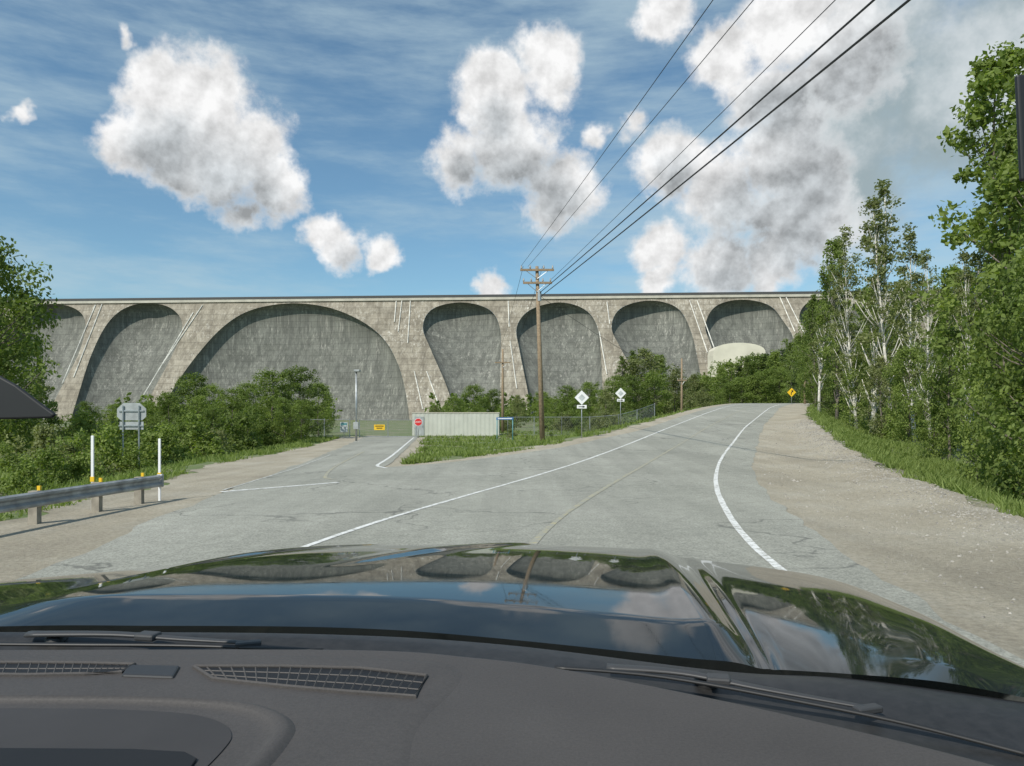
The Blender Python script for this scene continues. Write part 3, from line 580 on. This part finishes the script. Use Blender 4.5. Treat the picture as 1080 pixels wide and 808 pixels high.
for j in range(nr+1):
    t=j/nr
    for i in range(nc):
        s=i/KS; p=RWd[i]*(1-t)+FW[i]*t
        cr=.020*math.sin(math.pi*t)
        step=.024*sg((6.16-s)*24)*sg((s-3.4+(1-t)*.8)*4)
        ridge=.005*gs(s,6.0,.08)+.004*gs(s,6.36,.07)+.005*gs(s,9.2,.35)
        q=max(0,(t-.35)/.65)
        ctr=.010*gs(s,5.05-(1-t)*1.1,.10)*min(1,q*2.5)+.009*gs(s,4.02-(1-t)*1.5,.12)*min(1,q*2.5)
        sh=(step+ridge+ctr)*(1-.35*t**6)*min(1,t*7+.25)
        fall=-.012*max(0,(t-.95)/.05)**2
        vs.append((p[0],p[1],p[2]+cr+sh+fall-.013))
for k,(o1,dz) in enumerate([(.03,-.02),(.06,-.07),(.07,-.25),(.07,-.5)]):
    for i in range(nc):
        p=FW[i]; a=FW[max(i-1,0)]; b=FW[min(i+1,nc-1)]; d=np.array([-(b-a)[1],(b-a)[0]]); d=d/np.linalg.norm(d)
        vs.append((p[0]+d[0]*o1,p[1]+d[1]*o1,p[2]+dz-.025))
fs=[(j*nc+i,j*nc+i+1,(j+1)*nc+i+1,(j+1)*nc+i) for j in range(nr+4) for i in range(nc-1)]
mk("hood",vs,fs,PAINT,parent=truck,smooth=True)
# cowl
CB=catmull([W3(-400,668,1.06),W3(0,668,1.09),W3(320,670,1.12),W3(520,680,1.12),W3(765,708,1.05),W3(900,716,1.0),W3(1090,742,.92)],8)
CA=catmull([W3(-400,692,.99),W3(0,692,1.0),W3(320,692,1.0),W3(560,712,.93),W3(760,752,.86),W3(900,785,.80),W3(1090,830,.72)],8)
n=len(CB); rows=[]
ex=[(q[0],q[1]+.05,q[2]-.03) for q in CB]
for j in range(9):
    t=j/8
    for i in range(n):
        p=CA[i]*(1-t)+CB[i]*t; rows.append((p[0],p[1],p[2]-.008*math.sin(math.pi*t*2)))
rows+=ex
mk("cowl",rows,[(j*n+i,j*n+i+1,(j+1)*n+i+1,(j+1)*n+i) for j in range(9) for i in range(n-1)],COWL,parent=truck,smooth=True)
def wiper(bl,arm,pv):
    e=empty("wiper",(0,0,0)); e.parent=truck
    B=[Vector(W3(*p)) for p in catmull(bl,6)]
    g=G(); g.tube(B,.0045,6,.6); g.ob("wiper_blade",WIP,parent=e,smooth=True)
    A=[Vector(W3(*p))+Vector((0,0,.003)) for p in catmull(arm,6)]
    g=G(); g.tube(A,[.010-.005*i/(len(A)-1) for i in range(len(A))],8,.4); g.ob("wiper_arm",WIPG,parent=e,smooth=True)
    c=A[-1]; g=G(); g.box(c-Vector((0,0,.002)),(.034,.014,.008),.3); bevel(g.ob("blade_clip",WIPG,parent=e),.002)
    k=len(A)//2; g=G(); g.box(A[k],(.03,.022,.010),-.2); bevel(g.ob("arm_joint",WIPG,parent=e),.003)
    g=G(); p=Vector(W3(*pv)); g.tube([p-Vector((0,0,.02)),p+Vector((0,0,.004)),p+Vector((0,0,.008))],[.016,.015,.009],14); g.ob("pivot_cap",WIP,parent=e,smooth=True)
wiper([(-60,679,1.02),(80,680,1.02),(200,681,1.02),(340,686,1.0)],[(30,671,1.05),(120,671,1.04),(190,676,1.03),(262,680,1.02)],(60,674,1.06))
wiper([(585,704,.95),(700,714,.93),(850,741,.88),(960,764,.84),(1090,797,.79)],[(640,706,.98),(720,712,.96),(800,728,.92),(915,749,.87)],(745,716,.97))
# dashboard
ZD=1.40
def D2(u,v,z=ZD): y=(EYE-z)*F/(v-440); return ((u-540)*y/F,y)
dash=empty("dashboard",(0,0,0)); dash.parent=truck; dash["label"]="dark brown-grey moulded plastic dashboard"
be=[tuple(p) for p in catmull([D2(-200,684),D2(0,683),D2(370,683),D2(500,691),D2(600,704),D2(760,735),D2(900,766),D2(1000,790),D2(1100,816),D2(1250,850)],8)]
g=G(); g.prism(be+[(.75,.25),(-1.2,.25),(-1.2,.9)],'z',ZD,ZD-.06); bevel(g.ob("dash_top",DASH,parent=dash),.012,4)
padl=catmull([D2(-300,691),D2(0,691),D2(300,691),D2(455,697),D2(487,706),D2(490,717),D2(476,735),D2(458,752),D2(442,775),D2(436,812),D2(432,900)],8)
ctrp=np.array([-.6,.62]); v=[];n=len(padl)
for sc,zz in ((1.0,ZD-.001),(.985,ZD+.0009),(.965,ZD+.0017),(.93,ZD+.002)):
    for p in padl: q=ctrp+(np.array(p)-ctrp)*sc; v.append((q[0],q[1],zz))
f=[(k*n+i,k*n+i+1,(k+1)*n+i+1,(k+1)*n+i) for k in range(3) for i in range(n-1)]+[tuple(range(3*n,4*n))]
mk("dash_pad",v,f,DASH,parent=dash,smooth=True)
ZP=ZD+.002
def vent(top_,bot,nc_,nr_=3):
    T=[np.array(D2(u,v,ZP)) for u,v in top_]; B=[np.array(D2(u,v,ZP)) for u,v in bot]
    ring=T+B[::-1]; g=G(); g.prism([tuple(p) for p in ring],'z',ZP-.004,ZP+.001); e=g.ob("air_vent",DARK,parent=dash)
    g=G(); R=[Vector((p[0],p[1],ZP+.001)) for p in ring]; R.append(R[0]); g.tube(R,.0026,6)
    def at(L,t): 
        k=t*(len(L)-1); i=min(int(k),len(L)-2); return L[i]+(L[i+1]-L[i])*(k-i)
    for i in range(1,nc_):
        t=i/nc_; a=at(T,t); b=at(B,max(0,t-.02)); g.tube([(a[0],a[1],ZP+.0008),(b[0],b[1],ZP+.0008)],.0013,4)
    for r_ in range(1,nr_):
        w_=r_/nr_; g.tube([(*(at(T,i/12)*(1-w_)+at(B,i/12)*w_),ZP+.0008) for i in range(13)],.0011,4)
    g.ob("vent_grille",DASH,parent=e)
vent([(205,704),(300,704),(380,706),(450,714)],[(225,717),(300,725),(370,731),(438,736)],22)
vent([(-60,700),(30,700),(90,700.5),(142,702)],[(-60,712),(30,713),(90,712),(128,710)],20,2)
g=G(); a=[D2(135,703,ZP),D2(190,704,ZP),D2(183,716,ZP),D2(128,714,ZP)]; g.prism(a,'z',ZP-.002,ZP+.003); bevel(g.ob("sensor_cover",simple("sensor_grey",(.03,.03,.032),.5),parent=dash),.003)
rimp=[D2(-150,738,ZP),D2(0,738,ZP),D2(150,739,ZP),D2(245,744,ZP),D2(288,754,ZP),D2(303,768,ZP),D2(296,785,ZP),D2(270,815,ZP),D2(215,860,ZP)]
rim=catmull(rimp,8); cc_=np.array([-.62,.55]); v=[]; n=len(rim)
for sc,zz in ((1.02,ZP-.001),(1.005,ZP+.004),(.99,ZP+.0055),(.972,ZP+.003),(.96,ZP+.0005),(.93,ZP+.0005),(.88,ZP+.0005)):
    for p in rim: q=cc_+(np.array(p)-cc_)*sc; v.append((q[0],q[1],zz))
mk("binnacle_rim",v,[(k*n+i,k*n+i+1,(k+1)*n+i+1,(k+1)*n+i) for k in range(6) for i in range(n-1)],DASH,parent=dash,smooth=True)
q=[cc_+(np.array(p)-cc_)*.885 for p in rim]
mk("instrument_cover",[(p[0],p[1],ZP+.0015) for p in q],[tuple(range(n))],DASH2,parent=dash)
inn=[D2(-120,794,ZP),D2(0,793,ZP),D2(140,794,ZP),D2(195,797,ZP),D2(208,804,ZP),D2(195,822,ZP),D2(150,860,ZP),(-.7,.45)]
g=G(); g.prism(inn,'z',ZP+.0018,ZP+.004); bevel(g.ob("instrument_screen",DARK,parent=dash),.002,2)
def X2(u,v,y): return ((u-540)*y/F,EYE+(440-v)*y/F)
g=G(); g.prism([X2(-80,376,.75),X2(-20,386,.75),X2(16,406,.75),X2(44,427,.75),X2(58,437,.75),X2(54,441,.75),X2(-80,444,.75)],'y',.75,.755); bevel(g.ob("side_mirror",BLK,parent=truck),.002,3)
g=G(); g.prism([X2(1073,78,.62),X2(1150,78,.62),X2(1160,192,.62),X2(1078,190,.62)],'y',.62,.625); bevel(g.ob("pillar_trim",BLK,parent=truck),.002,3)
# ------------------------------------------------------------------ sun / sky
S=Vector((-.46,-.60,.76)).normalized()
sl=bpy.data.lights.new("sun",'SUN'); sl.energy=4.2; sl.angle=math.radians(.5); sl.color=(1,.95,.86); so=bpy.data.objects.new("sun",sl); COL.objects.link(so); so.rotation_euler=S.to_track_quat('Z','Y').to_euler()
w=bpy.data.worlds.new("World"); scene.world=w; w.use_nodes=True; T=w.node_tree; N=T.nodes; Lk=T.links.new
bg=N["Background"]; bg.inputs[1].default_value=1.0
sky=N.new("ShaderNodeTexSky"); sky.sky_type='NISHITA'; sky.sun_disc=False; sky.sun_elevation=math.asin(S.z); sky.sun_rotation=math.atan2(S.x,S.y); sky.air_density=1.0; sky.dust_density=.6; sky.ozone_density=1.5
def wm(op,a,b=0.0,c=0.0):
    x=N.new("ShaderNodeMath"); x.operation=op
    for k,v in enumerate((a,b,c)):
        if isinstance(v,(int,float)): x.inputs[k].default_value=v
        else: Lk(v,x.inputs[k])
    return x.outputs[0]
def wv(op,a,b,c=None):
    x=N.new("ShaderNodeVectorMath"); x.operation=op
    for k,v in enumerate((a,b,c)):
        if v is None: continue
        if isinstance(v,tuple): x.inputs[k].default_value=v
        else: Lk(v,x.inputs[k])
    return x.outputs["Value"] if op in('DISTANCE','DOT_PRODUCT') else x.outputs[0]
def wn(vec,sc,det,ro,out="Fac"):
    x=N.new("ShaderNodeTexNoise"); x.inputs["Scale"].default_value=sc; x.inputs["Detail"].default_value=det; x.inputs["Roughness"].default_value=ro; Lk(vec,x.inputs["Vector"]); return x.outputs[out]
def wr(v,a,b,c=0.0,d=1.0):
    x=N.new("ShaderNodeMapRange"); x.interpolation_type='SMOOTHSTEP'
    for k,q in enumerate((v,a,b,c,d)):
        if isinstance(q,(int,float)): x.inputs[k].default_value=q
        else: Lk(q,x.inputs[k])
    return x.outputs[0]
def wmix(f,a,b):
    x=N.new("ShaderNodeMix"); x.data_type='RGBA'
    for k,v in ((0,f),(6,a),(7,b)):
        if isinstance(v,(int,float)): x.inputs[k].default_value=v
        elif isinstance(v,tuple): x.inputs[k].default_value=(*v,1)
        else: Lk(v,x.inputs[k])
    return x.outputs[2]
D=N.new("ShaderNodeTexCoord").outputs["Generated"]
n1=wn(D,8,5,.62,"Color")
Dd=wv('MULTIPLY_ADD',wv('SUBTRACT',n1,(.5,.5,.5)),(.10,.10,.10),D)
Lsun=Vector((-.35,-.1,.93))
def field(lobes,DD,sm_=.12,sc=1.0):
    f=None
    for (u,v,r) in lobes:
        a=Vector(((u-540)/F,1,(440-v)/F)); n=a.length; c=a/n; rr=sc*r/F/n**1.4
        h=min(1.0,.45+r/90); q=wm('MULTIPLY_ADD',wv('DISTANCE',DD,tuple(c)),-h/rr,h)
        f=q if f is None else wm('SMOOTH_MAX',f,q,sm_)
    return f
white=[(176,100,54),(214,112,64),(150,150,42),(255,160,66),(295,190,44),(262,212,34),(200,165,44),
 (575,70,50),(522,100,52),(545,155,62),(485,172,48),(590,196,48),(575,222,32),
 (350,240,28),(368,262,30),(408,272,22),
 (702,20,42),(768,48,50),(835,20,72),(805,95,56),(900,60,80),
 (716,170,46),(762,205,62),(830,170,74),(850,235,66),(700,264,44),(755,274,46),(820,272,46),
 (672,132,24),(632,142,20),(20,120,15),(125,48,16),(515,300,22),(808,296,26),(700,302,28)]
# grey undersides hang in the lower part of each cloud
under=[(245,192,70),(185,158,50),(285,208,44),(550,190,60),(500,182,42),(585,214,40),(525,130,34),(375,272,26),
 (790,235,66),(850,215,80),(900,130,110),(960,60,110),(820,120,60),(715,190,36),(765,290,44),(1040,70,110),(850,262,56)]
haze=[(930,40,120),(1060,60,130),(890,130,110),(880,205,85),(1000,110,90)]
f=field(white,Dd); gu=field(under,Dd,.45,1.15); hz_=field(haze,Dd,.4)
fb=wn(D,14,8,.66); fbl=wn(D,15,5,.6); fbs=wn(wv('ADD',D,tuple(Lsun*.016)),15,5,.6)
nz=wm('MULTIPLY',wm('SUBTRACT',fb,.5),1.25)
den=wm('ADD',f,nz)
alpha=wr(den,.0,.46)
rel=wm('SUBTRACT',fbl,fbs)                      # small billows lit from the sun side
und=wr(gu,.05,.85)
thick=wr(den,.05,.50)
shade=wm('MULTIPLY',und,thick)
br=wm('MULTIPLY_ADD',shade,-.40,.86)
br=wm('MULTIPLY_ADD',wm('MULTIPLY',rel,wm('MULTIPLY_ADD',thick,.7,.3)),1.25,br)
br=wm('MINIMUM',wm('MAXIMUM',br,.34),.97)
tint=wmix(shade,(1,1,1),(.93,.99,1.03))
xs=N.new("ShaderNodeVectorMath"); xs.operation='SCALE'; Lk(tint,xs.inputs[0]); Lk(br,xs.inputs[3]); ccol=xs.outputs[0]
skys=wv('MULTIPLY',sky.outputs[0],(.090,.118,.120))
mp_=N.new("ShaderNodeMapping"); mp_.inputs["Scale"].default_value=(1.0,1.0,5.0); mp_.inputs["Rotation"].default_value=(0,.20,0); Lk(D,mp_.inputs[0])
ci=wr(wn(mp_.outputs[0],2.8,7,.62),.37,.70,0.03,.66)
base=wmix(ci,skys,(.48,.62,.69))
ha=wr(wm('MULTIPLY_ADD',wm('SUBTRACT',fb,.5),.8,hz_),-.05,.62,0.0,.95)
hcol=wmix(wr(wn(D,6,6,.62),.38,.62),(.34,.42,.45),(.66,.71,.73))
base=wmix(ha,base,hcol)
fin=wmix(alpha,base,ccol); Lk(fin,bg.inputs[0])
# ------------------------------------------------------------------ camera
cam=bpy.data.cameras.new("camera"); co=bpy.data.objects.new("camera",cam); COL.objects.link(co); co.location=(0,0,EYE); co.rotation_euler=(math.pi/2,0,0)
cam.sensor_width=36; cam.lens=26.0; cam.shift_y=36/1080; cam.clip_start=.05; cam.clip_end=8000; scene.camera=co
scene.view_settings.view_transform='Standard'; scene.view_settings.look='None'; scene.view_settings.exposure=0
